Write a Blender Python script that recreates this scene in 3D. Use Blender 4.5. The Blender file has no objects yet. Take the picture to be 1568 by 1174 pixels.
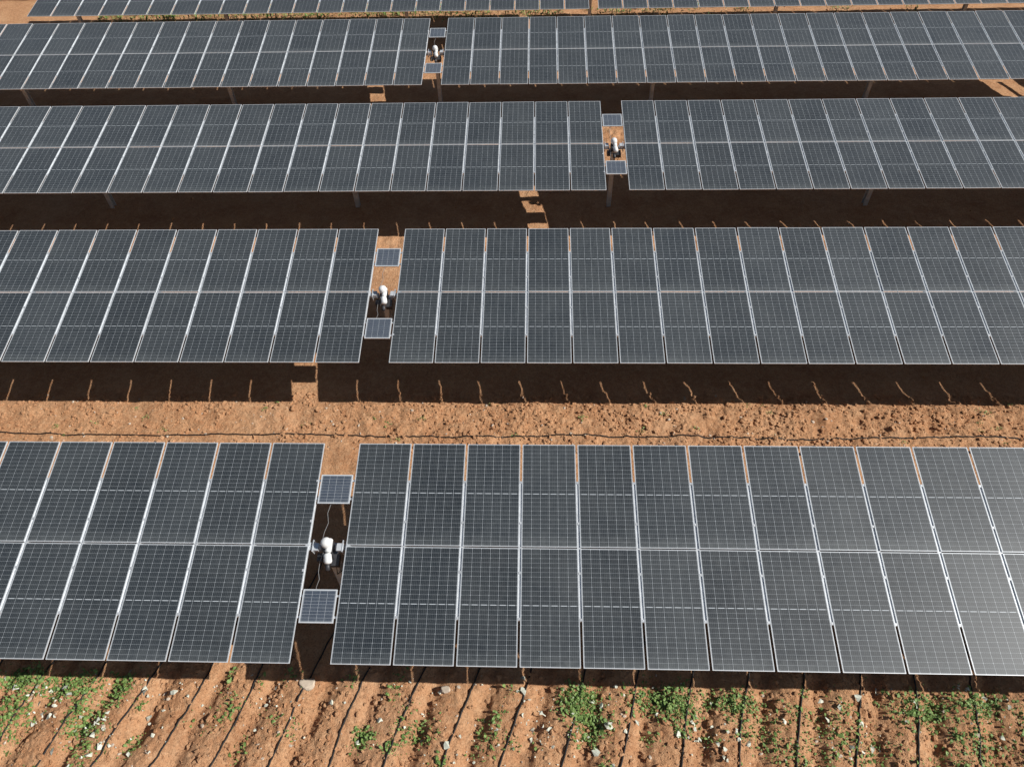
import bpy, bmesh, math, numpy as np
from mathutils import Matrix, Vector
rng=np.random.default_rng(7)
sc=bpy.context.scene
# ------------------------------------------------------------------ helpers
def link(o,parent=None):
    sc.collection.objects.link(o)
    if parent: o.parent=parent
    return o
class MB:
    def __init__(s): s.v=[];s.f=[];s.m=[];s.uv=[];s.r=[];s.n=0;s.sm=[]
    def add(s,V,F,M=0,UV=None,R=0.0,smooth=False):
        b=s.n; V=[tuple(map(float,p)) for p in V]; s.v+=V; s.n+=len(V)
        for i,f in enumerate(F):
            s.f.append(tuple(b+j for j in f)); s.m.append(M if isinstance(M,int) else M[i])
            s.uv.append(UV[i] if UV is not None else [(0,0)]*len(f)); s.r.append(R); s.sm.append(smooth)
    def obj(s,name,mats,parent=None,origin=(0,0,0)):
        me=bpy.data.meshes.new(name); o=np.array(origin)
        me.from_pydata([tuple(np.array(p)-o) for p in s.v],[],s.f)
        for m in mats: me.materials.append(m)
        me.polygons.foreach_set('material_index',s.m); me.polygons.foreach_set('use_smooth',s.sm)
        u=me.uv_layers.new(name='UVMap'); u2=me.uv_layers.new(name='rnd')
        a=[];b=[]
        for uv,r in zip(s.uv,s.r):
            for q in uv: a+=[q[0],q[1]]; b+=[r,(r*7.31)%1]
        u.data.foreach_set('uv',a); u2.data.foreach_set('uv',b)
        me.update()
        ob=bpy.data.objects.new(name,me); link(ob,parent); return ob
    def box(s,T,c,d,M=0,R=0.0):
        x,t,n=c;a,b,h=d[0]/2,d[1]/2,d[2]/2
        V=[T(x+i*a,t+j*b,n+k*h) for i,j,k in [(-1,-1,-1),(1,-1,-1),(1,1,-1),(-1,1,-1),(-1,-1,1),(1,-1,1),(1,1,1),(-1,1,1)]]
        s.add(V,[(0,3,2,1),(4,5,6,7),(0,1,5,4),(1,2,6,5),(2,3,7,6),(3,0,4,7)],M,None,R)
    def lathe(s,T,p0,d,prof,M=0,seg=16):
        d=Vector(d).normalized(); a=d.orthogonal().normalized(); b=d.cross(a); V=[];F=[]
        for (q,r) in prof:
            for k in range(seg):
                an=2*math.pi*k/seg; P=Vector(p0)+d*q+(a*math.cos(an)+b*math.sin(an))*r
                V.append(T(*P))
        for i in range(len(prof)-1):
            for k in range(seg):
                k2=(k+1)%seg; F.append((i*seg+k,i*seg+k2,(i+1)*seg+k2,(i+1)*seg+k))
        F.append(tuple(range(seg))[::-1]); F.append(tuple((len(prof)-1)*seg+k for k in range(seg)))
        s.add(V,F,M,None,0.0,True)
    def tube(s,T,pts,r,M=0,seg=8):
        V=[];F=[];n=len(pts); pts=[Vector(p) for p in pts]
        for i,p in enumerate(pts):
            d=(pts[min(i+1,n-1)]-pts[max(i-1,0)]).normalized(); a=d.cross(Vector((.3,.2,1))).normalized(); b=d.cross(a)
            for k in range(seg):
                an=2*math.pi*k/seg; V.append(T(*(p+(a*math.cos(an)+b*math.sin(an))*r)))
        for i in range(n-1):
            for k in range(seg):
                k2=(k+1)%seg; F.append((i*seg+k,i*seg+k2,(i+1)*seg+k2,(i+1)*seg+k))
        s.add(V,F,M,None,0.0,True)
def ID(x,y,z): return (x,y,z)
# ------------------------------------------------------------------ materials
class NT:
    def __init__(s,name):
        s.mat=bpy.data.materials.new(name); s.mat.use_nodes=True; s.t=s.mat.node_tree; s.b=s.t.nodes['Principled BSDF']
    def n(s,ty,**k):
        nd=s.t.nodes.new(ty)
        for a,b in k.items(): setattr(nd,a,b)
        return nd
    def l(s,a,b): s.t.links.new(a,b)
    def m(s,op,a,b=None,c=None,clamp=False):
        nd=s.n('ShaderNodeMath',operation=op,use_clamp=clamp)
        for i,q in enumerate((a,b,c)):
            if q is None: continue
            if isinstance(q,(int,float)): nd.inputs[i].default_value=q
            else: s.l(q,nd.inputs[i])
        return nd.outputs[0]
    def mix(s,fac,a,b):
        nd=s.n('ShaderNodeMix',data_type='RGBA')
        for i,q in ((0,fac),(6,a),(7,b)):
            if isinstance(q,(int,float)): nd.inputs[i].default_value=q
            elif isinstance(q,tuple): nd.inputs[i].default_value=(*q,1)
            else: s.l(q,nd.inputs[i])
        return nd.outputs[2]
    def noise(s,scale,detail=4,rough=.55,vec=None):
        nd=s.n('ShaderNodeTexNoise'); nd.inputs['Scale'].default_value=scale; nd.inputs['Detail'].default_value=detail; nd.inputs['Roughness'].default_value=rough
        if vec is not None: s.l(vec,nd.inputs['Vector'])
        return nd.outputs['Fac']
    def ramp(s,x,lo,hi):
        nd=s.n('ShaderNodeMapRange',clamp=True); s.l(x,nd.inputs[0]); nd.inputs[1].default_value=lo; nd.inputs[2].default_value=hi; return nd.outputs[0]
def simple(name,col,rough=.5,metal=0.0,var=.15,scale=6.0,spec=.5):
    k=NT(name); g=k.n('ShaderNodeNewGeometry'); nz=k.noise(scale,5,.6,g.outputs['Position'])
    c=k.mix(k.ramp(nz,.3,.7),tuple(q*(1-var) for q in col),tuple(min(1,q*(1+var)) for q in col))
    k.l(c,k.b.inputs['Base Color']); k.b.inputs['Roughness'].default_value=rough; k.b.inputs['Metallic'].default_value=metal
    k.b.inputs['Specular IOR Level'].default_value=spec
    return k.mat
def glass(name,cols,rows,mw,ml,cell,line,dust=.115,diam=True,mid=True,ls=1.0):
    k=NT(name); uv=k.n('ShaderNodeUVMap',uv_map='UVMap'); rn=k.n('ShaderNodeUVMap',uv_map='rnd')
    sp=k.n('ShaderNodeSeparateXYZ'); k.l(uv.outputs[0],sp.inputs[0]); u,v=sp.outputs[0],sp.outputs[1]
    s2=k.n('ShaderNodeSeparateXYZ'); k.l(rn.outputs[0],s2.inputs[0]); r1,r2=s2.outputs[0],s2.outputs[1]
    cu=k.m('MULTIPLY',u,cols); cv=k.m('MULTIPLY',v,rows)
    du=k.m('PINGPONG',cu,.5); dv=k.m('PINGPONG',cv,.5)
    cw=mw/cols; ch=ml/rows
    lu=k.m('LESS_THAN',du,.0019/cw); lv=k.m('LESS_THAN',dv,.0013/ch)
    L=k.m('MAXIMUM',k.m('MULTIPLY',lu,.85*ls),k.m('MULTIPLY',lv,.7*ls))
    if diam:
        dv2=k.m('PINGPONG',cv,1.0)
        dd=k.m('ADD',k.m('MULTIPLY',du,cw),k.m('MULTIPLY',dv2,ch)); L=k.m('MAXIMUM',L,k.m('MULTIPLY',k.m('LESS_THAN',dd,.008),.95))
    bb=k.m('PINGPONG',k.m('MULTIPLY',cu,5.0),.5); L=k.m('MAXIMUM',L,k.m('MULTIPLY',k.m('LESS_THAN',bb,.024),.28))
    if mid:
        mm=k.m('LESS_THAN',k.m('ABSOLUTE',k.m('SUBTRACT',v,.5)),.0028)
        ds=k.m('GREATER_THAN',k.m('PINGPONG',cu,.5),.17)
        L=k.m('MAXIMUM',L,k.m('MULTIPLY',mm,k.m('ADD',.10,k.m('MULTIPLY',ds,.9))))
    g=k.n('ShaderNodeNewGeometry')
    base=k.mix(r1,cell,tuple(q*1.4 for q in cell))
    wn=k.n('ShaderNodeTexWhiteNoise',noise_dimensions='3D'); cb=k.n('ShaderNodeCombineXYZ')
    k.l(k.m('FLOOR',cu),cb.inputs[0]); k.l(k.m('FLOOR',cv),cb.inputs[1]); k.l(r1,cb.inputs[2]); k.l(cb.outputs[0],wn.inputs[0])
    base=k.mix(k.m('MULTIPLY',wn.outputs[0],.5),base,tuple(q*1.7 for q in cell))
    c=k.mix(L,base,line)
    n1=k.noise(.9,6,.65,g.outputs['Position']); n2=k.noise(9,5,.7,g.outputs['Position'])
    edge=k.ramp(v,.12,0.0)
    dst=k.m('ADD',k.m('MULTIPLY',k.ramp(n1,.3,.75),.5),k.m('MULTIPLY',k.ramp(n2,.35,.8),.5))
    dst=k.m('ADD',k.m('MULTIPLY',dst,dust),k.m('MULTIPLY',k.m('MULTIPLY',edge,n2),.16))
    dst=k.m('ADD',dst,k.m('MULTIPLY',r2,dust*.3),clamp=True)
    c=k.mix(dst,c,(.36,.385,.38))
    k.l(c,k.b.inputs['Base Color'])
    k.l(k.m('ADD',.38,k.m('MULTIPLY',dst,.9)),k.b.inputs['Roughness'])
    k.b.inputs['Specular IOR Level'].default_value=.65
    k.b.inputs['Sheen Weight'].default_value=.18; k.b.inputs['Sheen Roughness'].default_value=.45; k.b.inputs['Sheen Tint'].default_value=(.88,.93,.95,1)
    return k.mat
M_frame=simple('frame_aluminium',(.74,.77,.79),.40,.25,.08)
M_back=simple('bifacial_backsheet',(.035,.035,.04),.5)
M_galv=simple('galvanised_steel',(.64,.66,.68),.42,.35,.15)
M_post=simple('post_steel',(.55,.57,.60),.5,.2,.2)
M_white=simple('white_enamel',(.80,.80,.78),.35,0,.05)
M_dark=simple('dark_cast_iron',(.05,.05,.055),.5,.2,.2)
M_cable=simple('black_cable',(.02,.02,.02),.5)
M_grey=simple('grey_cable',(.24,.24,.24),.5)
M_hose=simple('black_polyethylene_hose',(.022,.02,.019),.6,0,.4,3.,.3)
MW,GAP=1.115,.050; P=1.165
LROW=4.449; MGAP=.028; ML=(LROW-MGAP)/2; TH=.022; LIP=.012
M_glass=glass('solar_cells',6,24,MW-2*LIP,ML-2*LIP,(.0085,.0125,.0165),(.58,.62,.65))
M_small=glass('small_panel_cells',4,9,.62,.6,(.022,.033,.055),(.6,.63,.66),.14,False,False,1.6)
# ------------------------------------------------------------------ terrain
def h2(i,j,s): 
    q=np.sin(i*127.1+j*311.7+s*74.7)*43758.5453
    return q-np.floor(q)
def vn(x,y,s=0):
    xi=np.floor(x);yi=np.floor(y);fx=x-xi;fy=y-yi;fx=fx*fx*(3-2*fx);fy=fy*fy*(3-2*fy)
    return (h2(xi,yi,s)*(1-fx)+h2(xi+1,yi,s)*fx)*(1-fy)+(h2(xi,yi+1,s)*(1-fx)+h2(xi+1,yi+1,s)*fx)*fy
def fbm(x,y,s=0,o=4):
    a=0;w=1;t=0
    for i in range(o):
        a=a+w*vn(x*2**i+i*17.3,y*2**i-i*9.1,s+i);t+=w;w*=.55
    return a/t-.5
def ss(a,b,x): 
    q=np.clip((x-a)/(b-a),0,1); return q*q*(3-2*q)
PHI=math.radians(16.5); FS=1.08
RY=[6.9394,14.4616,22.0482,29.8235,37.35,45.0]
RZ=[0,.0521,-.0454,-.2920,-.42,-.6]
RA=[.2108,.1969,.1607,.1780,.178,.178]
HG=2.4774
def hf(x,y):
    x=np.asarray(x,float);y=np.asarray(y,float)
    b=np.interp(y,[-50,RY[0],RY[1],RY[2],RY[3],RY[4],RY[5],90],[-HG]+[-HG+z for z in RZ]+[-HG-1.2])
    front=1-ss(5.3,6.6,y)
    p=(x*math.cos(PHI)-y*math.sin(PHI)+.16*fbm(x*.6,y*.6,3)+.05*fbm(x*3,y*3,4))/FS
    fr=p-np.floor(p)
    prof=np.where(fr<.66,np.sin(np.pi*fr/.66)**.8*.8,-.9*np.sin(np.pi*(fr-.66)/.34))
    strip=np.exp(-((y-11.9)/1.3)**2)+np.exp(-((y-19.4)/1.2)**2)+np.exp(-((y-27)/1.2)**2)
    near=np.exp(-((np.abs(x)/60)**2))
    rg=.45+.55*ss(-8,-1,x+3*fbm(x*.3,y*.8,70,2))
    b=b+front*near*(.095*prof+.15*fbm(x*2.5,y*2.5,5,4))
    ins=(1-front)
    b=b+ins*(.09*fbm(x*.7,y*.7,8,3)+(.07+.18*strip*rg)*near*fbm(x*2.2,y*2.8,11,5))
    b=b+.08*np.exp(-((y-12.35-.15*fbm(x*.4,x*0,2))/.28)**2)*near
    r=np.abs(fbm(x*7,y*7,21,3))*2
    b=b+(.065*front+.07*strip*ins*rg)*near*r
    hol=np.clip(vn(x*2.3,y*2.3,90)-.72,0,1)*3.5
    b=b-.05*hol*(front+strip*ins)*near
    return b
def axis(fine0,fine1,step,lo,hi,g=1.18,g2=None):
    a=list(np.arange(fine0,fine1,step)); s=step;q=a[-1]
    while q<hi: s*=g; q+=s; a.append(q)
    s=step;q=a[0]; 
    while q>lo: s*=g; q-=s; a.insert(0,q)
    return np.array(a)
xs=axis(-15,15,.036,-1500,1500,1.03)
ys=np.concatenate([axis(2.6,6.4,.030,-1500,6.3,1.06)[:-1],np.arange(6.45,11,.09),np.arange(11,13.2,.030),axis(13.25,32,.09,13.2,2000,1.05)[0:]])
ys=np.unique(np.round(ys,4)); 
keep=[0]
for i in range(1,len(ys)):
    if ys[i]-ys[keep[-1]]>.02: keep.append(i)
ys=ys[keep]
X,Y=np.meshgrid(xs,ys); Z=hf(X,Y); nx,ny=len(xs),len(ys)
co=np.stack([X,Y,Z],-1).reshape(-1,3)
i,j=np.meshgrid(np.arange(nx-1),np.arange(ny-1)); a=(j*nx+i).ravel()
faces=np.stack([a,a+1,a+1+nx,a+nx],1)
def npmesh(name,co,faces,mat,smooth=True):
    me=bpy.data.meshes.new(name); k=faces.shape[1]
    me.vertices.add(len(co)); me.vertices.foreach_set('co',co.astype(np.float32).ravel())
    me.loops.add(faces.size); me.loops.foreach_set('vertex_index',faces.astype(np.int32).ravel())
    me.polygons.add(len(faces)); me.polygons.foreach_set('loop_start',np.arange(0,faces.size,k,dtype=np.int32))
    me.polygons.foreach_set('loop_total',np.full(len(faces),k,dtype=np.int32))
    me.update(calc_edges=True); me.validate()
    me.polygons.foreach_set('use_smooth',np.full(len(faces),smooth))
    for m in (mat if isinstance(mat,list) else [mat]): me.materials.append(m)
    return link(bpy.data.objects.new(name,me))
k=NT('soil'); g=k.n('ShaderNodeNewGeometry'); pos=g.outputs['Position']
c=k.mix(k.ramp(k.noise(1.1,6,.6,pos),.32,.7),(.67,.365,.190),(.50,.245,.120))
c=k.mix(k.m('MULTIPLY',k.ramp(k.noise(7,6,.7,pos),.45,.75),.65),c,(.82,.53,.31))
c=k.mix(k.m('MULTIPLY',k.ramp(k.noise(26,4,.7,pos),.50,.72),.72),c,(.19,.085,.045))
c=k.mix(k.m('MULTIPLY',k.ramp(k.noise(.35,4,.6,pos),.5,.8),.35),c,(.76,.50,.31))
k.l(c,k.b.inputs['Base Color']); k.b.inputs['Roughness'].default_value=.95; k.b.inputs['Specular IOR Level'].default_value=.1
bp=k.n('ShaderNodeBump'); bp.inputs['Strength'].default_value=1.0; bp.inputs['Distance'].default_value=.06
k.l(k.m('ADD',k.noise(16,6,.7,pos),k.m('MULTIPLY',k.noise(55,3,.6,pos),.35)),bp.inputs['Height']); k.l(bp.outputs[0],k.b.inputs['Normal'])
M_soil=k.mat
npmesh('ground',co,faces,M_soil)
# ------------------------------------------------------------------ trackers
def tracker(r,left,right,gl,gr,posts,drive=True,name='solar_tracker'):
    ca,sa=math.cos(RA[r]),math.sin(RA[r])
    def T(x,t,n): return (x,RY[r]+t*ca-n*sa,RZ[r]+t*sa+n*ca)
    gc=(gl+gr)/2; org=T(gc,0,0)
    em=bpy.data.objects.new(name,None); em.location=org; em.empty_display_size=.5; link(em)
    mods=MB(); st=MB()
    cols=[(gr+i*P+MW/2,1) for i in range(right)]+[(gl-i*P-MW/2,-1) for i in range(left)]
    for cx,sd in cols:
        for s in (1,-1):
            ct=s*(MGAP+ML)/2; jx,jy=rng.normal(0,.0030,2); jn=rng.normal(0,.0012)
            a,b=MW/2,ML/2
            def Q(x,t,n): return T(cx+x,ct+t,n+jn+jx*x+jy*t)
            V=[];
            for (aa,bb,n) in ((a,b,0),(a-LIP,b-LIP,0),(a-LIP,b-LIP,-.0015),(a,b,-TH)):
                V+= [Q(-aa,-bb,n),Q(aa,-bb,n),Q(aa,bb,n),Q(-aa,bb,n)]
            F=[];M=[];U=[]
            for q in range(4):
                w=(q+1)%4
                for lo,m in ((0,0),(4,0)): F.append((lo+q,lo+w,lo+4+w,lo+4+q)); M.append(m); U.append([(0,0)]*4)
                F.append((12+q,12+w,w,q)); M.append(0); U.append([(0,0)]*4)
            F.append((8,9,10,11)); M.append(1); e=-.008
            U.append([(e,e*.5),(1-e,e*.5),(1-e,1-e*.5),(e,1-e*.5)])
            F.append((12,15,14,13)); M.append(2); U.append([(0,0)]*4)
            mods.add(V,F,M,U,float(rng.random()))
    mods.obj('modules',[M_frame,M_glass,M_back],em,org)
    nb=-TH-.002
    ed=[gr+i*P-(P-MW)/2 for i in range(1,right)]+[gl-i*P+(P-MW)/2 for i in range(1,left)]
    for x in ed+[gr+.03,gl-.03,gr+right*P-.08,gl-left*P+.08]:
        st.box(T,(x,0,nb-.025),(.075,2.8,.05),0)
        st.box(T,(x,0,nb-.062),(.12,.16,.022),0)
        for tt in (-1.37,1.37,-.5,.5): st.box(T,(x,tt,nb+.012),(.034,.05,.018),0)
    x0,x1=gl-left*P-.1,gr+right*P+.1
    st.lathe(T,(x0,0,nb-.14),(1,0,0),[(0,.066),(gl-x0+.10,.066)],0,12)
    st.lathe(T,(gr-.10,0,nb-.14),(1,0,0),[(0,.066),(x1-gr+.10,.066)],0,12)
    for px in posts:
        base=T(px,0,nb-.14); gz=float(hf(px,base[1]))-.3
        hh=base[2]-.1-gz; by=base[1]; cz=gz+hh/2
        st.box(ID,(px,by-.09,cz),(.15,.010,hh),1); st.box(ID,(px,by+.09,cz),(.15,.010,hh),1); st.box(ID,(px,by,cz),(.010,.17,hh),1)
        st.box(ID,(px-.03,by,base[2]-.12),(.014,.24,.20),0); st.box(ID,(px+.03,by,base[2]-.12),(.014,.24,.20),0)
        st.lathe(T,(px-.035,0,nb-.14),(1,0,0),[(0,.105),(.07,.105)],0,14)
    st.obj('support_structure',[M_galv,M_post],em,org)
    if drive:
        d=MB(); sp=MB()
        for s in (1,-1):
            c0=s*1.185; a,b=.33,.315
            V=[]
            for (aa,bb,n) in ((a,b,.012),(a-.022,b-.022,.012),(a-.022,b-.022,.009),(a,b,-.015)):
                V+=[T(gc-aa,c0-bb,n),T(gc+aa,c0-bb,n),T(gc+aa,c0+bb,n),T(gc-aa,c0+bb,n)]
            F=[];M=[];U=[]
            for q in range(4):
                w=(q+1)%4
                for lo in (0,4): F.append((lo+q,lo+w,lo+4+w,lo+4+q)); M.append(0); U.append([(0,0)]*4)
                F.append((12+q,12+w,w,q)); M.append(0); U.append([(0,0)]*4)
            F.append((8,9,10,11)); M.append(1); U.append([(-.02,-.02),(1.02,-.02),(1.02,1.02),(-.02,1.02)])
            F.append((12,15,14,13)); M.append(2); U.append([(0,0)]*4)
            sp.add(V,F,M,U,.4)
            for tt in (-.2,.2): d.box(T,(gc,c0+tt,-.045),(gr-gl+.1,.04,.03),0)
        sp.obj('power_supply_panels',[M_frame,M_small,M_back],em,org)
        n0=nb-.14
        for s in (-1,1):
            d.box(T,(gc+s*.30,0,n0+.02),(.016,.24,.24),0)
            d.box(T,(gc+s*.25,-.02,n0+.08),(.13,.15,.10),0)
            d.lathe(T,(gc+s*.30,0,n0),(-s,0,0),[(0,.075),(.15,.075)],0,14)
            for bt in (-.085,.085):
                for bn in (-.085,.085): d.lathe(T,(gc+s*.315,bt,n0+.02+bn),(s,0,0),[(0,.014),(.02,.014)],2,6)
        d.lathe(T,(gc-.11,0,n0),(1,0,0),[(0,.10),(.015,.14),(.03,.15),(.17,.15),(.185,.14),(.20,.10)],2,24)
        d.lathe(T,(gc+.03,-.14,n0+.15),(0,1,0),[(0,.05),(.02,.065),(.26,.065),(.28,.04)],3,16)
        d.lathe(T,(gc+.02,-.16,n0+.15),(.15,-.75,-.15),[(0,.06),(.03,.078),(.16,.08),(.195,.065),(.21,.02)],3,18)
        d.lathe(T,(gc-.01,.02,n0+.17),(0,.15,1),[(0,.10),(.06,.105),(.12,.098),(.155,.066),(.17,.015)],3,18)
        d.box(T,(gc+.15,-.24,n0-.08),(.16,.24,.12),2); d.box(T,(gc-.17,-.18,n0-.1),(.12,.16,.12),2)
        d.lathe(T,(gc+.0,-.30,n0-.02),(.1,-1,-.4),[(0,.05),(.14,.05),(.16,.02)],2,14)
        d.box(T,(gc,0,n0-.19),(.30,.30,.03),0)
        pts=[(gc-.06,.9,-.05),(gc-.12,.7,-.10),(gc-.08,.5,-.12),(gc-.12,.3,-.08),(gc-.12,.12,-.02),(gc-.05,.03,n0+.28)]
        d.tube(T,pts,.0055,4,6)
        pts=[(gc-.05,-.1,n0+.14),(gc-.13,-.30,-.10),(gc-.14,-.5,-.14),(gc-.10,-.64,-.14),(gc-.13,-.80,-.12),(gc-.1,-.95,-.06)]
        d.tube(T,pts,.0055,4,6)
        pts=[(gc+.05,-.1,n0+.1),(gc+.16,-.3,n0-.1),(gc+.1,-.4,n0-.5),(gc+.06,-.1,n0-1.2)]
        d.tube(T,pts,.012,1)
        d.obj('slew_drive_motor',[M_galv,M_cable,M_dark,M_white,M_grey],em,org)
    return em
XS=[-3.7702,-3.7141,2.9713,-3.8031]; XE=[-4.5295,-4.4788,2.2346,-4.5842]
PS=9.12
for r in range(4):
    gc=(XS[r]+XE[r])/2; L,R=[(26,26),(26,26),(30,24),(26,23)][r]
    posts=[gc+PS*q for q in range(-3,4) if XE[r]-L*P<gc+PS*q<XS[r]+R*P]
    if r==3: posts=posts[:-1]+[XS[3]+23*P-1.0] if posts[-1]>XS[3]+21*P else posts+[XS[3]+23*P-1.0]
    tracker(r,L,R,XE[r],XS[r],posts)
xe=XS[3]+23*P+1.5
tracker(3,0,18,xe-.8,xe,[xe+.8,xe+9,xe+18],False)
gl5,gr5=2.42,2.85
tracker(4,23,24,gl5,gr5,[2.6+PS*q for q in (-2,-1,0,1,2,3)]+[-23.2],False)
tracker(5,24,24,-2.,-1.24,[-1.6+8.9*q for q in range(-3,4)])
# ------------------------------------------------------------------ clods
t=(1+5**.5)/2
iv=np.array([(-1,t,0),(1,t,0),(-1,-t,0),(1,-t,0),(0,-1,t),(0,1,t),(0,-1,-t),(0,1,-t),(t,0,-1),(t,0,1),(-t,0,-1),(-t,0,1)])/np.hypot(1,t)
itf=np.array([(0,11,5),(0,5,1),(0,1,7),(0,7,10),(0,10,11),(1,5,9),(5,11,4),(11,10,2),(10,7,6),(7,1,8),(3,9,4),(3,4,2),(3,2,6),(3,6,8),(3,8,9),(4,9,5),(2,4,11),(6,2,10),(8,6,7),(9,8,1)])
def clods(name,x,y,s,mat,flat=.65,sink=.2):
    n=len(x); z=hf(x,y); an=rng.random(n)*6.28; V=iv[None]*(1+rng.normal(0,.22,(n,12,1)))
    V=V*np.stack([1+rng.normal(0,.2,n),1+rng.normal(0,.2,n),np.full(n,flat)],-1)[:,None,:]*s[:,None,None]
    c,s_=np.cos(an)[:,None],np.sin(an)[:,None]
    vx=V[...,0]*c-V[...,1]*s_; vy=V[...,0]*s_+V[...,1]*c
    co=np.stack([vx+x[:,None],vy+y[:,None],V[...,2]+(z+s*sink)[:,None]],-1).reshape(-1,3)
    F=(itf[None]+(np.arange(n)*12)[:,None,None]).reshape(-1,3)
    return npmesh(name,co,F,mat,False)
def U(a,b,n): return rng.uniform(a,b,n)
def logs(lo,hi,n): return lo*(hi/lo)**(rng.random(n)**2.0)
cx=np.concatenate([U(-14,14,14000),U(-16,16,20000),U(-22,22,2500),U(-26,26,2500)]); cy=np.concatenate([U(3.0,5.7,14000),U(11.0,13.0,20000),U(13,27,2500),U(36,46,2500)])
kp=(fbm(cx*.9,cy*1.5,31,3)+U(-.25,.3,len(cx))-.12*((cy>10)&(cx<-4)))>0
cx,cy=cx[kp],cy[kp]
clods('soil_clods',cx,cy,logs(.009,.064,len(cx)),M_soil)
M_stone=simple('pale_stone',(.55,.45,.35),.9,0,.25,8,.2)
n=560; clods('loose_stones',U(-14,14,n),np.concatenate([U(3.1,5.4,n//2),U(11,12.9,n-n//2)]),logs(.012,.044,n),M_stone,.6)
for (bx,by,bs) in ((-4.72,5.02,.15),(-1.83,4.98,.09)):
    bm=bmesh.new(); bmesh.ops.create_icosphere(bm,subdivisions=3,radius=1)
    for v in bm.verts:
        p=v.co; q=1+.35*float(fbm(p.x*1.3+bx,p.y*1.3+p.z,40,3))*2
        v.co=Vector((p.x*1.15*q,p.y*.85*q,p.z*.7*q))*bs
        v.co.z=min(v.co.z,.45*bs)
    me=bpy.data.meshes.new('boulder'); bm.to_mesh(me); me.materials.append(M_stone)
    o=bpy.data.objects.new('boulder',me); o.location=(bx,by,float(hf(bx,by))+.03); link(o)
# ------------------------------------------------------------------ weeds
k=NT('weed_leaf'); g=k.n('ShaderNodeNewGeometry')
c=k.mix(k.ramp(k.noise(14,3,.6,g.outputs['Position']),.3,.7),(.085,.17,.035),(.24,.34,.09)); k.l(c,k.b.inputs['Base Color']); k.b.inputs['Roughness'].default_value=.6
M_weed=k.mat
M_litter=simple('dry_cabbage_leaf',(.64,.65,.54),.8,0,.3,10,.2)
def leaves(name,px,py,h,l,mat,up=.6,w=.28,fold=.15,jag=0.):
    n=len(px); z=hf(px,py)+h; an=rng.random(n)*6.28; el=np.clip(rng.normal(up,.35,n),-.1,1.4)
    d=np.stack([np.cos(an)*np.cos(el),np.sin(an)*np.cos(el),np.sin(el)],-1); sd=np.stack([-np.sin(an),np.cos(an),rng.normal(0,.35,n)],-1)
    b=np.stack([px,py,z],-1); V=[]
    for q,ww,dr in ((0,.25,0),(.4,1,0),(.8,.8,-.12),(1.05,.1,-.3)):
        m=b+d*(q*l)[:,None]; m[:,2]+=dr*l
        w1=ww*(1+jag*rng.normal(0,1,n)); w2=ww*(1+jag*rng.normal(0,1,n))
        up_=np.zeros_like(m); up_[:,2]=fold*ww*l
        V+=[m-sd*(w1*w*l)[:,None]+up_,m+sd*(w2*w*l)[:,None]+up_*(1+jag*rng.normal(0,2,n))[:,None]]
    V=np.stack(V,1).reshape(-1,3); F=np.array([(0,1,3,2),(2,3,5,4),(4,5,7,6)])
    F=(F[None]+(np.arange(n)*8)[:,None,None]).reshape(-1,4)
    return npmesh(name,V,F,mat,False)
def patch(cl):
    X_=[];Y_=[];
    for (a,b,sx,sy,n) in cl: X_.append(rng.normal(a,sx,n)); Y_.append(rng.normal(b,sy,n))
    return np.concatenate(X_),np.concatenate(Y_)
cl=[(.95,4.75,.22,.22,800),(1.1,4.35,.2,.2,350),(2.6,4.85,.35,.13,700),(2.9,4.5,.2,.2,200),(4.0,4.85,.3,.12,420),(4.4,4.4,.3,.3,220),(7.7,4.75,.35,.18,600),(8.9,4.85,.3,.15,350),(8.6,4.2,.3,.3,250),
    (-9.7,4.95,.4,.13,450),(-10.8,5.05,.35,.13,650),(-8.6,4.9,.15,.2,220),(-9.3,4.4,.12,.25,300),(-10.6,4.3,.2,.3,420),(-8.9,4.0,.2,.3,240),(-3.4,4.05,.12,.1,200),(-2.4,4.2,.25,.2,180),(-.9,4.1,.2,.2,120),(10,4.6,.3,.2,300),(5.9,4.3,.4,.3,250),(6.6,3.9,.4,.3,180),(-6.2,4.5,.2,.2,100),(4.9,3.8,.3,.2,180),(8.2,3.7,.4,.2,200)]
wx,wy=patch(cl)
for _ in range(80):
    a,b=rng.uniform(-13,13),rng.uniform(3.2,5.3); n=int(rng.uniform(6,34)); wx=np.append(wx,rng.normal(a,.08,n)); wy=np.append(wy,rng.normal(b,.08,n))
leaves('field_weeds',wx,wy,U(0,.03,len(wx)),logs(.03,.12,len(wx)),M_weed,.6,.25,.15,.2)
sx_=[];sy_=[]
for _ in range(34):
    a,b=rng.uniform(-14,14),rng.uniform(11.2,12.7); n=int(rng.uniform(5,22)); sx_.append(rng.normal(a,.06,n)); sy_.append(rng.normal(b,.04,n))
sx_=np.concatenate(sx_);sy_=np.concatenate(sy_); leaves('strip_weeds',sx_,sy_,U(0,.03,len(sx_)),logs(.03,.08,len(sx_)),M_weed,.6,.22)
n=7000; gx=rng.uniform(-24,20,n); gy=rng.normal(40.4,.6,n); kk=(fbm(gx*.5,gy*.6,51,3)+.14-.014*gx+U(-.1,.1,n))>.02; gx,gy=gx[kk],gy[kk]
leaves('grass_strip',gx,gy,U(0,.05,len(gx)),logs(.08,.35,len(gx)),M_weed,1.0,.12)
n=1000; lx=U(-13,13,n); ly=U(3.0,5.2,n); kp=(fbm(lx*.8,ly*.8,61,2)+U(-.2,.25,n))>0; lx,ly=lx[kp],ly[kp]
for (a,b,m) in ((-10,4.5,30),(-8.7,4.0,26),(6.3,4.2,30),(3.5,4.4,18),(9.6,4.3,24),(-5.2,4.6,12),(.2,4.3,14)): lx=np.append(lx,rng.normal(a,.35,m)); ly=np.append(ly,rng.normal(b,.3,m))
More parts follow.
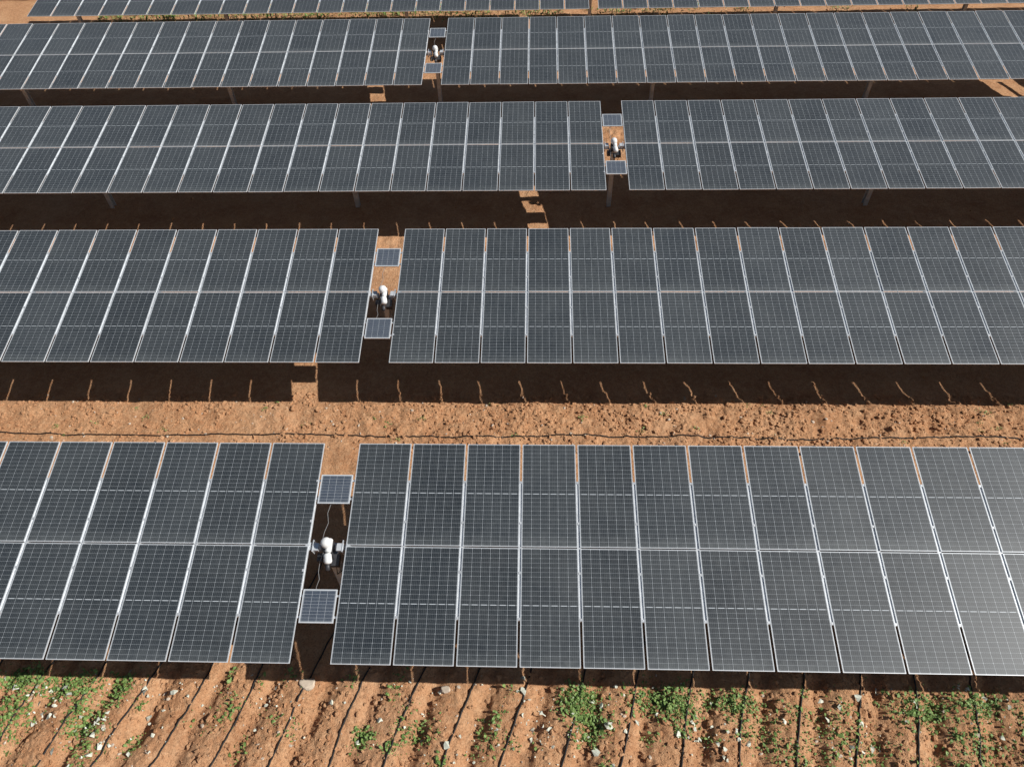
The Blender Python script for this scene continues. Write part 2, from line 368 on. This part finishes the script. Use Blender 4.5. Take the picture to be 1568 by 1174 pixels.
leaves('leaf_litter',lx,ly,U(.01,.05,len(lx)),logs(.03,.19,len(lx)),M_litter,.3,.30,.2,.55)
# ------------------------------------------------------------------ drip hoses
cu=bpy.data.curves.new('drip_irrigation_hoses','CURVE'); cu.dimensions='3D'; cu.bevel_depth=.017; cu.bevel_resolution=1
def hose(P_):
    s=cu.splines.new('POLY'); s.points.add(len(P_)-1)
    for q,p in zip(s.points,P_): q.co=(*p,1)
for kx in range(-16,17):
    q=np.arange(-2,8,.06); off=(kx+.50)*FS/math.cos(PHI); hy=q
    hx=off+hy*math.tan(PHI)+.03*np.sin(q*2+kx)+.10*fbm(q*.9+kx*7,q*0,3)
    hose(np.stack([hx,hy,hf(hx,hy)+.022],-1))
for y0 in (11.52,):
    hx=np.arange(-28,28,.06); hy=y0+.04*np.sin(hx*.7)+.06*fbm(hx*.5,hx*0,4); hose(np.stack([hx,hy,hf(hx,hy)+.022],-1))
cu.materials.append(M_hose); link(bpy.data.objects.new('drip_irrigation_hoses',cu))
# ------------------------------------------------------------------ light
sd=Vector((1.1592,-.1804,1)).normalized()
L=bpy.data.lights.new('sun','SUN'); L.energy=5; L.angle=math.radians(.53); L.color=(1,.975,.93)
lo=bpy.data.objects.new('sun',L); lo.rotation_euler=sd.to_track_quat('Z','Y').to_euler(); lo.location=(20,-5,25); link(lo)
w=bpy.data.worlds.new('World'); sc.world=w; w.use_nodes=True; nt=w.node_tree
sk=nt.nodes.new('ShaderNodeTexSky'); sk.sky_type='NISHITA'; sk.sun_disc=False
sk.sun_elevation=math.asin(sd.z); sk.sun_rotation=math.atan2(sd.x,sd.y)
nt.links.new(sk.outputs[0],nt.nodes['Background'].inputs[0]); nt.nodes['Background'].inputs[1].default_value=.05
# ------------------------------------------------------------------ camera
f,th,psi,rho,H=1098.3524,.8488,-.0502,-.0342,12.7959
F=Vector((math.sin(psi)*math.cos(th),math.cos(psi)*math.cos(th),-math.sin(th))); R0=Vector((math.cos(psi),-math.sin(psi),0)); U0=R0.cross(F)
R_=math.cos(rho)*R0+math.sin(rho)*U0; U_=-math.sin(rho)*R0+math.cos(rho)*U0
cd=bpy.data.cameras.new('camera'); cd.sensor_width=36; cd.lens=36*f/1568; cd.clip_end=6000; cd.clip_start=.1
co_=bpy.data.objects.new('camera',cd); M4=Matrix((R_,U_,-F)).transposed().to_4x4(); M4.translation=(0,0,H); co_.matrix_world=M4; link(co_); sc.camera=co_
sc.view_settings.view_transform='Standard'; sc.view_settings.look='None'; sc.view_settings.exposure=0
